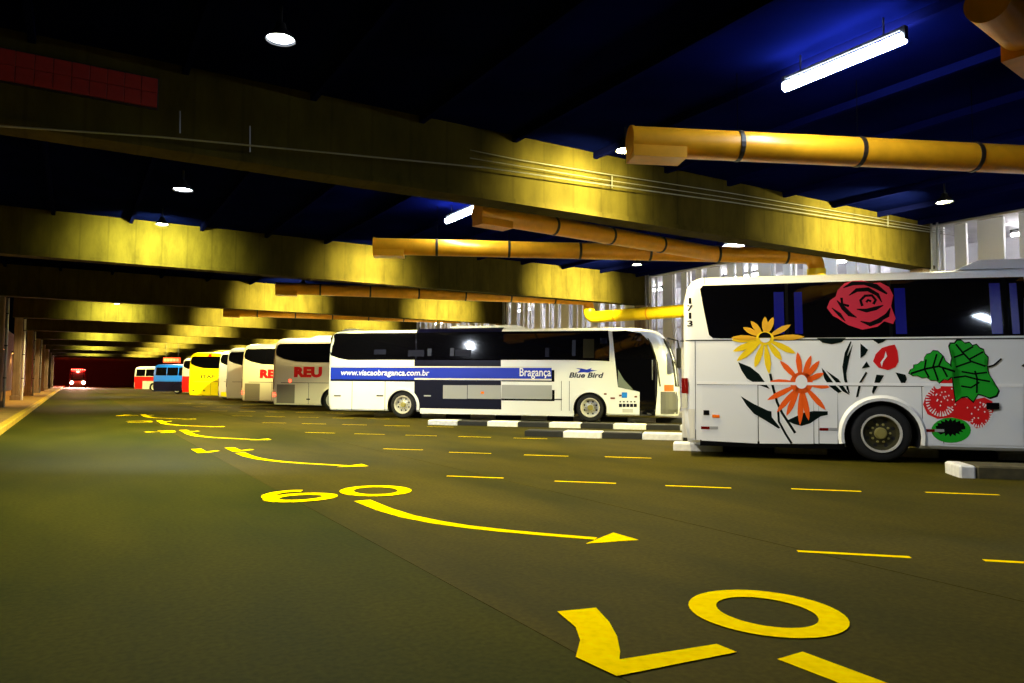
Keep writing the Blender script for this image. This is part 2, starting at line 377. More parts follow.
# ================================================================== COACHES
def interp(x, tab):
    if x <= tab[0][0]: return tab[0][1]
    for (a, b), (c, d) in zip(tab, tab[1:]):
        if x <= c: return b + (d - b) * (x - a) / (c - a)
    return tab[-1][1]
GR = [(0, .88), (.03, .945), (.07, .978), (.12, .993), (.2, 1)]
GF = [(0, .62), (.04, .74), (.12, .83), (.28, .915), (.5, .965), (.8, .992), (1.1, 1)]
hull_cache = {}
class Coach:
    def __init__(s, name, n_, s_, label, L=13.3, W=2.6, H=3.5, zb=2.27, zt=3.27, axles=(3.2, 10.4), hwell=.60, paint=M_WHITE, skirt=.27, world=None, dark_rims=False):
        s.L, s.W, s.H, s.zb, s.zt, s.ax, s.paint, s.skirt = L, W, H, zb, zt, axles, paint, skirt
        s.hw = W / 2
        s.n, s.s = n_, s_
        if world: s.root = empty(name, world[0], world[1])
        else:
            p = NS(n_ + W / 2, s_); s.root = empty(name, p, -PI / 4)
        tag(s.root, label, 'bus', 'coaches parked at the bays')
        s.hull(hwell)
        for a in axles:
            for sd in (-1, 1): s.wheel(a, sd, dark_rims)
    def hwz(s, z):
        H = s.H
        return s.hw - interp(z, [(s.zb, 0), (s.zt, .10), (s.zt + .06, .125), (H - .10, .20), (H - .035, .32), (H, .56)])
    def xr(s, z): return interp(z, [(.2, .10), (.7, .0), (s.H - .55, .02), (s.H - .25, .08), (s.H - .08, .2), (s.H, .38)])
    def xf(s, z): return s.L - interp(z, [(.25, .06), (.5, .0), (1.3, .03), (2.2, .14), (2.8, .34), (3.1, .52), (s.H - .12, .85), (s.H, 1.5)])
    def g(s, x, z):
        return min(interp(max(x - s.xr(z), 0), GR), interp(max(s.xf(z) - x, 0), GF))
    def P(s, x, z, off=0, side=-1):
        return Vector((x, side * (s.hwz(z) * s.g(x, z) + off), z))
    def hull(s, rw):
        key = (s.L, s.W, s.H, s.zb, s.zt, s.ax, s.paint.name)
        if key not in hull_cache:
            H = s.H
            zs = [s.skirt, s.skirt + .05, .6, .9, 1.2, 1.6, 2.0, s.zb, s.zb + .35, s.zb + .7, s.zt, s.zt + .06, H - .10, H - .035, H]
            half = [(s.hwz(z) - (.04 if i == 0 else 0), z) for i, z in enumerate(zs)] + [(0, H + .025)]
            prof = [(0, s.skirt)] + [(-a, z) for a, z in half] + [(a, z) for a, z in reversed(half[:-1])]
            offr = [0, .03, .07, .12, .2]; offf = [1.1, .8, .5, .28, .12, .04, 0]
            nst = len(offr) + len(offf) + 1; npf = len(prof); v = []
            for k in range(nst):
                for (y_, z) in prof:
                    zc = min(z, H)
                    if k < len(offr): x = s.xr(zc) + offr[k]; gg = interp(offr[k], GR)
                    elif k == len(offr): x = s.L * .5; gg = 1
                    else: q = offf[k - len(offr) - 1]; x = s.xf(zc) - q; gg = interp(q, GF)
                    v.append((x, y_ * gg, z))
            f = []
            for k in range(nst - 1):
                for i in range(npf): j = (i + 1) % npf; f.append((k * npf + i, k * npf + j, (k + 1) * npf + j, (k + 1) * npf + i))
            def cap(b, rev):
                # quads joining left and right halves
                q = []
                for i in range(0, (npf) // 2):
                    a1, a2 = i, i + 1; b1, b2 = (npf - i) % npf, (npf - i - 1) % npf
                    poly = []
                    for t in (a1, a2, b2, b1):
                        if b + t not in poly: poly.append(b + t)
                    if len(poly) > 2: q.append(tuple(poly if rev else reversed(poly)))
                return q
            f += cap(0, True) + cap((nst - 1) * npf, False)
            me = me_from('body', v, f, s.paint)
            bm = bmesh.new(); bm.from_mesh(me); bmesh.ops.recalc_face_normals(bm, faces=bm.faces); bm.to_mesh(me); bm.free()
            ob = bpy.data.objects.new('tmp', me); COL.objects.link(ob); cutters = []
            for a in s.ax:
                for sd in (-1, 1):
                    b = MB().lathe([(0, -.42), (rw, -.42), (rw, .42), (0, .42)], 32, 'y', (a, sd * s.hw, .47))
                    co = fix(b.build('tmpc', M_RUBBER)); cutters.append(co)
                    bm = bmesh.new(); bm.from_mesh(co.data); bmesh.ops.remove_doubles(bm, verts=bm.verts, dist=1e-4); bmesh.ops.recalc_face_normals(bm, faces=bm.faces); bm.to_mesh(co.data); bm.free()
                    md = ob.modifiers.new('b', 'BOOLEAN'); md.object = co; md.operation = 'DIFFERENCE'; md.solver = 'EXACT'
                    md.material_mode = 'TRANSFER'
            dg = bpy.context.evaluated_depsgraph_get()
            me2 = bpy.data.meshes.new_from_object(ob.evaluated_get(dg)); me2.name = 'body'
            bpy.data.objects.remove(ob)
            for c in cutters: bpy.data.objects.remove(c)
            me2.polygons.foreach_set('use_smooth', [True] * len(me2.polygons)); me2.set_sharp_from_angle(angle=math.radians(32))
            hull_cache[key] = me2
        s.body = link('body', hull_cache[key], s.root)
    def wheel(s, a, sd, dark=False):
        if 'wheel' not in hull_cache:
            hull_cache['wheel'] = me_from('wheel', *(lambda b: (b.v, b.f))(MB().lathe([(.32, -.15), (.40, -.16), (.47, -.155), (.505, -.13), (.52, -.09), (.52, .09), (.505, .13), (.47, .155), (.40, .16), (.32, .15)], 36, close=True)), M_RUBBER, True)
            hull_cache['rim'] = me_from('rim', *(lambda b: (b.v, b.f))(MB().lathe([(.345, -.155), (.335, -.175), (.315, -.17), (.29, -.11), (.265, -.06), (.19, -.05), (.14, -.075), (.0, -.075)], 36)), mat('rim_paint', (205, 205, 200), .35, metal=.4), True)
            hb = MB().lathe([(.105, -.07), (.105, -.13), (.085, -.155), (.0, -.16)], 20)
            for i in range(10):
                t = 2 * PI * i / 10; hb.lathe([(.022, -.06), (.022, -.095), (0, -.10)], 6, 'y', (.16 * math.cos(t), 0, .16 * math.sin(t)))
            hull_cache['hub'] = me_from('hub', hb.v, hb.f, mat('hub_paint', (170, 160, 90), .4, metal=.4), True)
            hh = MB()
            for i in range(8):
                t = 2 * PI * (i + .5) / 8; hh.lathe([(.034, -.064), (0, -.066)], 10, 'y', (.232 * math.cos(t), 0, .232 * math.sin(t)))
            hull_cache['holes'] = me_from('hand_holes', hh.v, hh.f, M_DARK)
        w_ = link('wheel', hull_cache['wheel'], s.root); w_.location = (a, sd * (s.hw - .20), .52)
        w_.rotation_euler = (0, 0, 0 if sd < 0 else PI)
        if 'rimd' not in hull_cache:
            hull_cache['rimd'] = hull_cache['rim'].copy(); hull_cache['rimd'].materials[0] = mat('rim_dark_olive', (66, 62, 34), .5, metal=.2)
            hull_cache['ring'] = me_from('rim_ring', *(lambda b: (b.v, b.f))(MB().lathe([(.348, -.16), (.345, -.185), (.318, -.185), (.305, -.15)], 36)), mat('ring_bright', (225, 222, 210), .3, metal=.3), True)
        link('rim', hull_cache['rimd' if dark else 'rim'], w_); link('rim_ring', hull_cache['ring'], w_); link('hub', hull_cache['hub'], w_)
        tag(link('hand_holes', hull_cache['holes'], w_), kind='stuff')
    # -- flat or wrapped panels on the right-hand side, outline in (x, z)
    def side(s, name, polys, m, off=.004, parent=None, thick=0, side=-1, step=None):
        bm = bmesh.new()
        for p in polys:
            vv = [bm.verts.new((q[0], 0, q[1])) for q in p]; bm.faces.new(vv)
        if thick:
            pass
        cuts = [((0, 0, z), (0, 0, 1)) for z in (s.zb, s.zt, s.zt + .06, s.H - .10, s.H - .035)]
        xs = [q[0] for p in polys for q in p]; zs = [q[1] for p in polys for q in p]
        if min(xs) < .42: cuts += [((x, 0, 0), (1, 0, 0)) for x in (.02, .05, .09, .14, .2, .28, .4)]
        if max(xs) > s.L - 1.9:
            cuts += [((s.L - .12 * i, 0, 0), (1, 0, 0)) for i in range(0, 16)]; cuts += [((0, 0, .3 + .2 * i), (0, 0, 1)) for i in range(16)]
        for co, no in cuts:
            if no[2] and not (min(zs) < co[2] < max(zs)): continue
            if no[0] and not (min(xs) < co[0] < max(xs)): continue
            bmesh.ops.bisect_plane(bm, geom=bm.verts[:] + bm.edges[:] + bm.faces[:], plane_co=co, plane_no=no, dist=1e-5)
        bmesh.ops.triangulate(bm, faces=bm.faces)
        for v in bm.verts: v.co = s.P(v.co.x, v.co.z, off, side)
        bmesh.ops.recalc_face_normals(bm, faces=bm.faces)
        for f in bm.faces:
            f.normal_update()
            if f.normal.y * side < 0: f.normal_flip()
        if thick:
            r = bmesh.ops.extrude_face_region(bm, geom=bm.faces[:])
            top = [e for e in r['geom'] if isinstance(e, bmesh.types.BMVert)]
            for v in top: v.co.y += side * thick
        me = bpy.data.meshes.new(name); bm.to_mesh(me); bm.free(); me.materials.append(m)
        return link(name, me, parent or s.root)
    def px(s, x, y_):                       # pixel to (x, z) on the side turned to the camera
        p = onplane(x, y_, NS(s.n, 0), (S2, S2, 0)); 
        if p.z > s.zb:
            t = math.atan(.10 / (s.zt - s.zb)); q = NS(s.n, 0); q.z = s.zb
            p = onplane(x, y_, q, (-S2 * math.cos(t), -S2 * math.cos(t), math.sin(t)))
        return ((p.x - p.y) * S2 - s.s, p.z)
    def pxl(s, pts, org=(0, 0), sc=1): return [s.px(org[0] + sc * a, org[1] + sc * b) for a, b in pts]
    def text(s, txt, x0, x1, z0, z1, m, off=.012, shear=0, bold=0, parent=None, name='lettering'):
        c = bpy.data.curves.new('t', 'FONT'); c.body = txt; c.shear = shear; c.offset = bold; c.resolution_u = 3
        o = bpy.data.objects.new('t', c); COL.objects.link(o)
        dg = bpy.context.evaluated_depsgraph_get(); dg.update()
        me = bpy.data.meshes.new_from_object(o.evaluated_get(dg)); bpy.data.objects.remove(o)
        xs = [v.co.x for v in me.vertices]; ys = [v.co.y for v in me.vertices]
        ymin = min(ys); ymax = max(ys)
        for v in me.vertices:
            X = x0 + (v.co.x - min(xs)) / (max(xs) - min(xs)) * (x1 - x0); Z = z0 + (v.co.y - ymin) / (ymax - ymin) * (z1 - z0)
            v.co = s.P(X, Z, off)
        me.materials.clear(); me.materials.append(m); me.name = name
        return link(name, me, parent or s.root)
    def text_px(s, txt, xa, xb, yt, yb, m, **kw):
        a = s.px(xa, yb); b = s.px(xb, yb); t = s.px(xa, yt); return s.text(txt, a[0], b[0], a[1], t[1], m, **kw)
    def arch(s, a, m, r0=.60, r1=.70, off=.016):
        b = MB(); n = 28; pts = []
        for i in range(n + 1):
            t = math.radians(-12 + 204 * i / n)
            for r, o in ((r0, .0), (r0, off + .02), ((r0 + r1) / 2, off + .03), (r1, .0)):
                x, z = a + r * math.cos(t), .47 + r * math.sin(t); pts.append((x, -(s.hw + o), max(z, s.skirt)))
        f = [(4 * i + k, 4 * i + k + 1, 4 * i + k + 5, 4 * i + k + 4) for i in range(n) for k in range(3)]
        o = fix(link('wheel_arch', me_from('wheel_arch', pts, f, m, True), s.root)); return o
    def windscreen(s, z0, z1, m=M_GLASS2, f1=.86):
        b = []; fs = []; nz = 10; ny = 12
        for j in range(nz + 1):
            z = z0 + (z1 - z0) * j / nz
            for i in range(ny + 1):
                fr = -f1 + 2 * f1 * i / ny
                inv = interp(abs(fr), [(gv, q) for q, gv in GF]) if abs(fr) > GF[0][1] else 0
                b.append((s.xf(z) - inv + .012, fr * s.hwz(z) * 1.008, z))
        for j in range(nz):
            for i in range(ny): k = j * (ny + 1) + i; fs.append((k, k + 1, k + ny + 2, k + ny + 1))
        return fix(link('windscreen', me_from('windscreen', b, fs, m, True), s.root))
    def roof_unit(s, x0, x1, h=.2, m=None, name='air_conditioner', w_=.8, slope=.35):
        b = MB(); H = s.H - .02
        pts = [(x0, -w_, H), (x1, -w_, H), (x1, w_, H), (x0, w_, H), (x0 + slope, -w_ + .15, H + h), (x1 - slope, -w_ + .15, H + h), (x1 - slope, w_ - .15, H + h), (x0 + slope, w_ - .15, H + h)]
        b.add(pts, BF); o = b.build(name, m or s.paint, s.root)
        bm = bmesh.new(); bm.from_mesh(o.data); bmesh.ops.recalc_face_normals(bm, faces=bm.faces); bmesh.ops.bevel(bm, geom=bm.edges[:], offset=.05, segments=2, affect='EDGES'); bm.to_mesh(o.data); bm.free()
        return o
    def rect(s, name, x0, x1, z0, z1, m, off=.006, **kw): return s.side(name, [[(x0, z0), (x1, z0), (x1, z1), (x0, z1)]], m, off, **kw)
    def rpx(s, name, xa, xb, ya, yb, m, off=.006, **kw):
        p = s.pxl([(xa, yb), (xb, yb), (xb, ya), (xa, ya)])
        return s.side(name, [[(p[0][0], p[0][1]), (p[1][0], p[0][1]), (p[1][0], p[2][1]), (p[0][0], p[2][1])]], m, off, **kw)

def petal(c, t, wd, r0=.18):
    c = Vector(c); t = Vector(t); d = t - c; n = Vector((-d.y, d.x)).normalized() * wd
    a = c + d * r0
    return [a - n * .35, c + d * .5 - n * .9, c + d * .72 - n * .95, c + d * .9 - n * .5, t, c + d * .9 + n * .5, c + d * .72 + n * .95, c + d * .5 + n * .9, a + n * .35]

# ------------------------------------------------------------------ 1. the coach painted with flowers
fl = Coach('coach', 14.5, -.23, 'white coach painted with flowers and strawberries at the right', H=3.52, zt=3.25, axles=(3.50, 10.7), hwell=.64, dark_rims=True)
oM = (670, 230); sM = 354 / 930; oA = (680, 260); sA = 180 / 1024; oB = (680, 360); oC = (844, 260); oD = (844, 365)
win = fl.side('window_glass', [fl.pxl([(700, 289), (703, 285.5), (760, 284), (900, 279.5), (1024, 276.5), (1024, 335.5), (900, 337), (720, 338.5), (713, 338), (709, 335), (704, 311)])[::1]], M_GLASS, .006)
# the rest of the window band beyond the frame
xe = fl.px(1023, 300)[0]
fl.side('window_glass', [[(xe + .02, 2.29), (xe + 1.5, 2.29), (xe + 1.5, 3.23), (xe + .02, 3.23)]], M_GLASS, .006)
fl.side('window_glass', [[(xe + 1.54, 2.29), (11.4, 2.29), (11.4, 3.23), (xe + 1.54, 3.23)]], M_GLASS, .006)
for a, b, t in ((774.5, 784.5, 292), (795, 803, 292), (896, 907, 288), (992, 1003, 283), (1012.5, 1020, 283)):
    fl.rpx('curtain', a, b, t, 334, M_CURTAIN, .0075, parent=win)
fl.rpx('window_divider', 786, 789, 284, 338, M_BLACK, .008, parent=win); fl.rpx('window_divider', 889.5, 893, 280.5, 337, M_BLACK, .008, parent=win); fl.rpx('window_divider', 1005, 1009, 277, 335.5, M_BLACK, .008, parent=win)
# lower flaps and seams
for a, b in ((701.5, 757.5), (759.5, 813.5), (814.5, 818.5), (819.5, 837.5)):
    yb = 440.5 if a < 710 else 443.5
    p = fl.pxl([(a, yb), (b, 443.5 if b < 800 else 443.8), (b, 385), (a, 385)])
    fl.side('luggage_flap', [p], M_WHITE, .002, thick=.006)
for a, b in ((923.5, 943.2), (944.2, 1023)):
    p = fl.pxl([(a, 444), (b, 446), (b, 384.5), (a, 384.5)]); fl.side('luggage_flap', [p], M_WHITE, .002, thick=.006)
fl.rect('luggage_flap', xe + .02, 9.9, .33, 1.32, M_WHITE, .002, thick=.006)
for a, b, c, d in ((695.4, 696.0, 340, 440), (680, 1024, 339.2, 339.9), (704.3, 704.9, 273, 284)):
    fl.rpx('panel_seam', a, b, c, d, M_SEAM, .004)
fl.rpx('panel_trim', 697, 1023, 383.8, 384.3, mat('trim_white', (250, 250, 250), .3), .013)
fl.rpx('panel_seam', 700, 845, 443.6, 445.6, M_BLACK, .004); 
for x in (758.5, 814.0, 819.0, 838.2, 923.0, 943.7): fl.rpx('panel_seam', x - .35, x + .35, 385, 443.4, M_SEAM, .0035)
fl.rpx('panel_seam', 697, 1023, 384.4, 384.9, M_SEAM, .0035)
fl.rpx('rear_bumper_corner', 682, 695, 409, 438, M_OFFW, .010)
fl.rpx('tail_light', 681.5, 688, 378, 393.5, M_LENSR, .014, thick=.01); fl.rpx('tail_light', 681.5, 687.5, 394, 408, M_LENSW, .014, thick=.01)
fl.rpx('flap_lock', 703.5, 709.2, 410.3, 415, M_BLACK, .010, thick=.006); fl.rpx('side_marker', 712.2, 719.5, 414.8, 417.6, M_LENSA, .010, thick=.008)
for a, b, y_ in ((701, 718, 427.8), (819.5, 837, 429.2), (925, 944, 430.5)):
    m_ = (a + b) / 2; fl.rpx('reflector', a, m_, y_ - 1.3, y_ + 1.3, M_LENSR, .010, thick=.004); fl.rpx('reflector', m_, b, y_ - 1.3, y_ + 1.3, M_PGREY, .010, thick=.004)
fl.rpx('flap_handle', 986, 998.5, 402.8, 409.2, M_BLACK, .022, thick=.02)
fl.arch(3.50, M_WHITE, .64, .745); fl.arch(10.7, M_WHITE, .64, .745)
fl.windscreen(1.25, 3.05); fl.roof_unit(fl.px(940, 262)[0] + .3, fl.px(940, 262)[0] + 5.2, .24, slope=.5)
fl.roof_unit(1.5, 2.2, .05, name='roof_hatch', w_=.35, slope=.08)
fl.side('entrance_door', [[(11.55, .35), (12.5, .35), (12.5, 3.0), (11.55, 3.0)]], M_GLASS, .008)
def P_(pts, o=oM, sc=sM): return fl.pxl(pts, o, sc)
OFF = .011
Y1_ = mat('print_yellow', (252, 214, 20), .4); Y2_ = mat('print_yellow_film', (226, 170, 30), .4); OR_ = mat('print_orange', (250, 98, 20), .4)
LF = mat('print_dark_leaf', (4, 18, 15), .6, spec=.08); RS = mat('print_rose', (206, 38, 64), .4); RD = mat('print_red', (222, 20, 22), .4)
GN = mat('print_green', (24, 168, 34), .4); WH = mat('print_white', (244, 244, 244), .35)
cY = fl.px(764.9, 338.4)
def tips(pts, o): return [fl.px(o[0] + sA * a, o[1] + sA * b) for a, b in pts]
lo = tips([(292, 455), (300, 520), (322, 575), (425, 612), (507, 648), (580, 572), (658, 532), (560, 545), (375, 590)][:7], oA)
yf = fl.side('yellow_flower_print', [petal(cY, t, .06, .2) for t in lo], Y1_, OFF)
up = tips([(290, 442), (358, 383), (403, 347), (483, 322), (530, 325), (630, 368), (708, 437)], oA)
fl.side('petal', [petal(cY, t, .055, .22) for t in up], Y2_, OFF + .001, yf)
fl.side('petal', [ell(cY[0], cY[1], .16, .13, 20)], Y1_, OFF + .0012, yf)
fl.side('flower_centre', [arc(cY[0], cY[1] + .01, .115, .105, 0, 180, 12)], M_BLACK, OFF + .003, yf)
fl.side('flower_centre', [arc(cY[0], cY[1] + .005, .095, .085, 180, 360, 12)], WH, OFF + .003, yf)
# dark leaves and stems
lv = [[(330, 12), (400, 40), (450, 80), (480, 125), (510, 165), (430, 135), (380, 105), (350, 60)],
      [(345, 205), (420, 250), (500, 288), (520, 292), (522, 325), (570, 385), (560, 390), (480, 340), (420, 305), (380, 260)],
      [(605, 345), (660, 320), (700, 300), (760, 290), (840, 292), (840, 312), (800, 320), (740, 360), (690, 375), (650, 365)],
      [(805, 45), (820, 60), (880, 140), (920, 180), (900, 188), (850, 150), (820, 105)], [(830, 60), (900, 108), (940, 165), (965, 200), (925, 178), (885, 125)]]
lf = [fl.side('dark_leaf_print', [P_(q, oB, sA)], LF, OFF + .0005) for q in lv][0]
def strk(pts, o, sc, wd): return strokepolys([fl.px(o[0] + sc * a, o[1] + sc * b) for a, b in pts], wd)
st = strk([(512, 78), (530, 160), (552, 240), (580, 300), (655, 415)], oB, sA, .045) + strk([(558, 290), (562, 350), (600, 420), (635, 475)], oB, sA, .04) + strk([(972, -105), (945, -40), (933, 40), (940, 110), (962, 190)], oB, sA, [.02, .05, .06, .05, .02])
tag(fl.side('stem', st, LF, OFF, lf), kind='stuff')
bits = [[(500, 298), (520, 315), (512, 328), (500, 337)], [(516, 345), (525, 360), (503, 364)], [(528, 286), (570, 286), (560, 294), (547, 299)], [(542, 380), (562, 382), (550, 402), (533, 432), (530, 425)],
        [(592, 374), (618, 380), (622, 392), (612, 412), (606, 390)], [(514, 372), (518, 376), (503, 400), (494, 438), (488, 440), (496, 402)], [(385, 284), (462, 284), (450, 295), (425, 300), (400, 296)],
        [(480, 300), (470, 340), (462, 380), (470, 420), (464, 420), (457, 380), (464, 335)]]
for q in bits: fl.side('leaf_piece', [P_(q)], LF, OFF + .0008, lf)
cO = fl.px(801.3, 382.9)
ot = tips([(510, 122), (495, 228), (550, 298), (605, 318), (682, 370), (732, 345), (828, 284), (852, 155), (818, 74), (793, 4), (745, -26), (668, -46), (568, 4), (600, 30)][:13], oB)
of = fl.side('orange_flower_print', [petal(cO, t, .052, .15) for t in ot] + [ell(cO[0], cO[1], .2, .2, 20)], OR_, OFF + .0018)
fl.side('flower_centre', [ell(cO[0], cO[1] + .02, .105, .13, 20)], WH, OFF + .004, of)
ro = fl.side('rose_print', [P_([(412, 205), (420, 185), (435, 175), (440, 158), (458, 140), (480, 133), (505, 132), (530, 140), (552, 138), (575, 150), (586, 172), (580, 200), (592, 232), (586, 247), (562, 240), (545, 254), (505, 262), (468, 250), (440, 232), (428, 226)])], RS, OFF + .001)
rl = strk([(455, 152), (480, 140), (510, 140), (540, 148), (570, 168)], oM, sM, [.01, .05, .04, .06, .02]) + strk([(470, 172), (490, 158), (520, 156), (545, 170), (556, 190)], oM, sM, [.01, .045, .05, .04, .01]) \
   + strk([(438, 185), (455, 205), (472, 222), (490, 230)], oM, sM, [.01, .05, .05, .01]) + strk([(505, 200), (500, 185), (512, 173), (530, 172), (540, 184), (534, 195)], oM, sM, .03) + strk([(515, 190), (520, 184), (528, 188)], oM, sM, .028) \
   + strk([(490, 208), (515, 212), (540, 206), (560, 198)], oM, sM, [.01, .045, .045, .01]) + strk([(500, 240), (525, 248), (550, 238), (572, 218)], oM, sM, [.01, .05, .055, .015]) + strk([(450, 178), (452, 195), (470, 200)], oM, sM, .03) + strk([(425, 205), (445, 222), (460, 240)], oM, sM, [.01, .04, .01]) + strk([(578, 205), (570, 225), (558, 236)], oM, sM, [.01, .05, .01])
rl = [[Vector(a_) for a_ in q] for q in rl]
rl = [[q[0] + (q[0] - q[3]) * .3, q[1] + (q[1] - q[2]) * .3, q[2] + (q[2] - q[1]) * .3, q[3] + (q[3] - q[0]) * .3] for q in rl]
tag(fl.side('petal_line', rl, M_BLACK, OFF + .0025, ro), kind='stuff')
tu = fl.side('tulip_print', [P_([(533, 345), (540, 326), (556, 310), (574, 304), (577, 313), (590, 301), (597, 318), (600, 345), (592, 360), (572, 368), (548, 362)])], RD, OFF + .0012)
fl.side('highlight_line', [P_([(566, 318), (562, 335), (552, 348), (556, 360), (560, 345), (570, 332)])], WH, OFF + .003, tu)
# strawberries
be = fl.side('strawberry_print', [P_([(664, 458), (672, 435), (690, 413), (712, 396), (737, 388), (752, 412), (768, 440), (800, 445), (825, 440), (846, 450), (850, 472), (838, 498), (822, 518), (804, 521), (782, 502), (740, 492), (702, 496), (676, 484)])], RD, OFF + .001)
sd_ = []
rng = random.Random(3)
for i in range(110):
    a = 668 + rng.random() * 175; b = 400 + rng.random() * 112
    if ((a - 715) / 42) ** 2 + ((b - 448) / 44) ** 2 < 1 or ((a - 808) / 32) ** 2 + ((b - 482) / 30) ** 2 < 1:
        c = fl.px(oM[0] + sM * a, oM[1] + sM * b); sd_.append([(c[0] - .014, c[1]), (c[0], c[1] - .018), (c[0] + .014, c[1]), (c[0], c[1] + .018)])
for t in range(22):
    th = math.radians(95 + 225 * t / 21); r_ = 26 + 7 * rng.random(); c1 = (712 + 41 * math.cos(th), 446 - 44 * math.sin(th)); c2 = (712 + r_ * math.cos(th), 446 - (r_ + 3) * math.sin(th)); sd_ += strk([c1, c2], oM, sM, [.03, .008])
for t in range(16):
    th = math.radians(-120 + 190 * t / 15); c1 = (812 + 34 * math.cos(th), 486 - 33 * math.sin(th)); c2 = (812 + 26 * math.cos(th), 486 - 25 * math.sin(th)); sd_ += strk([c1, c2], oM, sM, [.034, .01])
c = fl.px(oM[0] + sM * 702, oM[1] + sM * 409); sd_.append(ell(c[0], c[1], .05, .06, 12))
tag(fl.side('seed', sd_, WH, OFF + .0025, be), kind='stuff')
ki = fl.side('green_fruit_print', [P_([(738 + 52 * math.cos(2 * PI * i / 24), 526 + 33 * math.sin(2 * PI * i / 24)) for i in range(24)])], GN, OFF + .0006)
fl.side('fruit_centre', [P_([(736 + (40 if i % 2 else 30) * math.cos(2 * PI * i / 36), 519 + (24 if i % 2 else 17) * math.sin(2 * PI * i / 36)) for i in range(36)])], M_BLACK, OFF + .0008, ki)
LP = [[(628, 376), (633, 366), (642, 362), (641, 354), (652, 352), (660, 345), (667, 345), (668, 336), (674, 327), (683, 325), (690, 318), (702, 319), (710, 326), (718, 334), (722, 345), (732, 352), (738, 360), (747, 366), (752, 386), (738, 386), (728, 394), (718, 391), (706, 402), (698, 394), (684, 394), (674, 386), (662, 388), (650, 382), (640, 383)],
    [(733, 308), (737, 299), (748, 299), (754, 291), (765, 291), (774, 299), (786, 297), (794, 305), (804, 302), (812, 311), (822, 315), (825, 326), (834, 335), (829, 343), (833, 354), (826, 360), (836, 378), (846, 394), (846, 406), (862, 420), (856, 434), (838, 440), (820, 433), (808, 430), (796, 450), (780, 436), (766, 438), (750, 450), (764, 424), (748, 412), (742, 388), (752, 380), (764, 370), (748, 362), (738, 350), (746, 342), (742, 332), (748, 322)]]
gl = None
for q in LP:
    cx = sum(a for a, b in q) / len(q); cy = sum(b for a, b in q) / len(q)
    ol = fl.side('leaf_outline', [P_([(cx + (a - cx) * 1.055, cy + (b - cy) * 1.055) for a, b in q])], M_BLACK, OFF + .003, be)
    gl = fl.side('strawberry_leaf_print', [P_(q)], GN, OFF + .0036)
vn = strk([(632, 377), (670, 365), (705, 358), (748, 372)], oM, sM, .035) + sum([strk(q, oM, sM, .03) for q in ([(668, 364), (672, 340)], [(690, 360), (700, 326)], [(705, 358), (716, 332)], [(668, 366), (680, 388)], [(692, 362), (704, 396)], [(715, 362), (728, 386)],
     [(750, 300), (768, 322), (790, 345), (828, 358)], [(768, 322), (796, 306)], [(785, 340), (822, 320)], [(772, 325), (745, 335)], [(790, 346), (750, 360)], [(744, 388), (775, 384), (805, 392), (840, 398)], [(764, 410), (790, 414), (812, 400)], [(800, 370), (806, 390), (805, 428)], [(835, 360), (850, 355), (870, 338)], [(765, 372), (800, 378), (832, 374)])], [])
tag(fl.side('leaf_vein', vn, M_BLACK, OFF + .0055, gl), kind='stuff')
fl.side('dark_mark', [P_([(922, 357), (930, 351), (930, 361)])], M_BLACK, OFF)
for ch, y_ in (('1', 232), ('7', 274), ('1', 317), ('3', 361)):
    fl.text_px(ch, 680 + sA * (41 if ch != '1' else 50), 680 + sA * (72 if ch != '1' else 64), 260 + sA * (y_ - 17), 260 + sA * (y_ + 17), M_BLACK, off=.006, bold=.02, name='fleet_digit')

# ------------------------------------------------------------------ 2. white and navy coach
br = Coach('coach', 26.1, -14.03, 'white coach with a navy middle block and blue stripe in the centre', H=3.42, zt=3.2, axles=(3.18, 10.37), L=13.5)
o5 = (320, 310); o6 = (500, 310); s6 = 190 / 998
br.side('window_glass', [br.pxl([(50, 165), (58, 145), (75, 133), (545, 129), (545, 283), (160, 284), (110, 275), (62, 258), (50, 235)], o5, sA)], M_GLASS, .006)
br.side('window_glass', [br.pxl([(416.4, 332.6), (501, 331.6), (501, 360.2), (416.4, 360)])], M_GLASS, .010)
br.side('window_glass', [br.pxl([(5, 112), (300, 110), (568, 107), (588, 272), (560, 268), (400, 263), (5, 262)], o6, s6)], M_GLASS, .006)
# seat head rests and posts seen through the glass
for a, b, c, d, m in ((374, 386, 349.5, 354.5, 'n'), (408, 424, 350, 356.5, 'n'), (427.5, 431.5, 348.5, 356, 'w'), (450, 454, 348, 356, 'w'), (455, 471, 350, 356, 'n'), (545, 549, 348, 357, 'n'), (572, 575.5, 340, 356, 'w'), (583, 594, 339, 358, 'y'), (600, 607, 338, 344, 'n')):
    br.rpx('seat_glimpse', a, b, c, d, {'n': mat('seat_blue', (12, 15, 34), .5, spec=.1), 'w': mat('seat_pale', (44, 48, 66), .5, spec=.1), 'y': mat('seat_olive', (40, 36, 16), .5, spec=.1)}[m], .0125)
br.side('navy_block', [br.pxl([(414.3, 410.3), (501.4, 411.4), (501.4, 326.6), (415.8, 328)])], M_NAVY, .003)
bs = br.rpx('blue_stripe', 330.5, 551.6, 367.2, 379.2, M_BLUE, .0065)
br.rpx('stripe_edge', 330.5, 551.6, 366.5, 367.3, M_OFFW, .007, parent=bs); br.rpx('stripe_edge', 414.5, 551.6, 378.9, 379.6, M_OFFW, .008, parent=bs)
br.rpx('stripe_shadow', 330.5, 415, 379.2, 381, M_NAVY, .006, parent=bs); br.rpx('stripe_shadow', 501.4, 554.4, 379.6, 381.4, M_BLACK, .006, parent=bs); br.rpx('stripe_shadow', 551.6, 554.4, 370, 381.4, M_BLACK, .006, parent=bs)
for a, b in ((443, 467), (467.6, 501), (501.6, 551.8)): br.rpx('grey_flap', a, b, 385.3, 398.6, M_PGREY, .004, thick=.006)
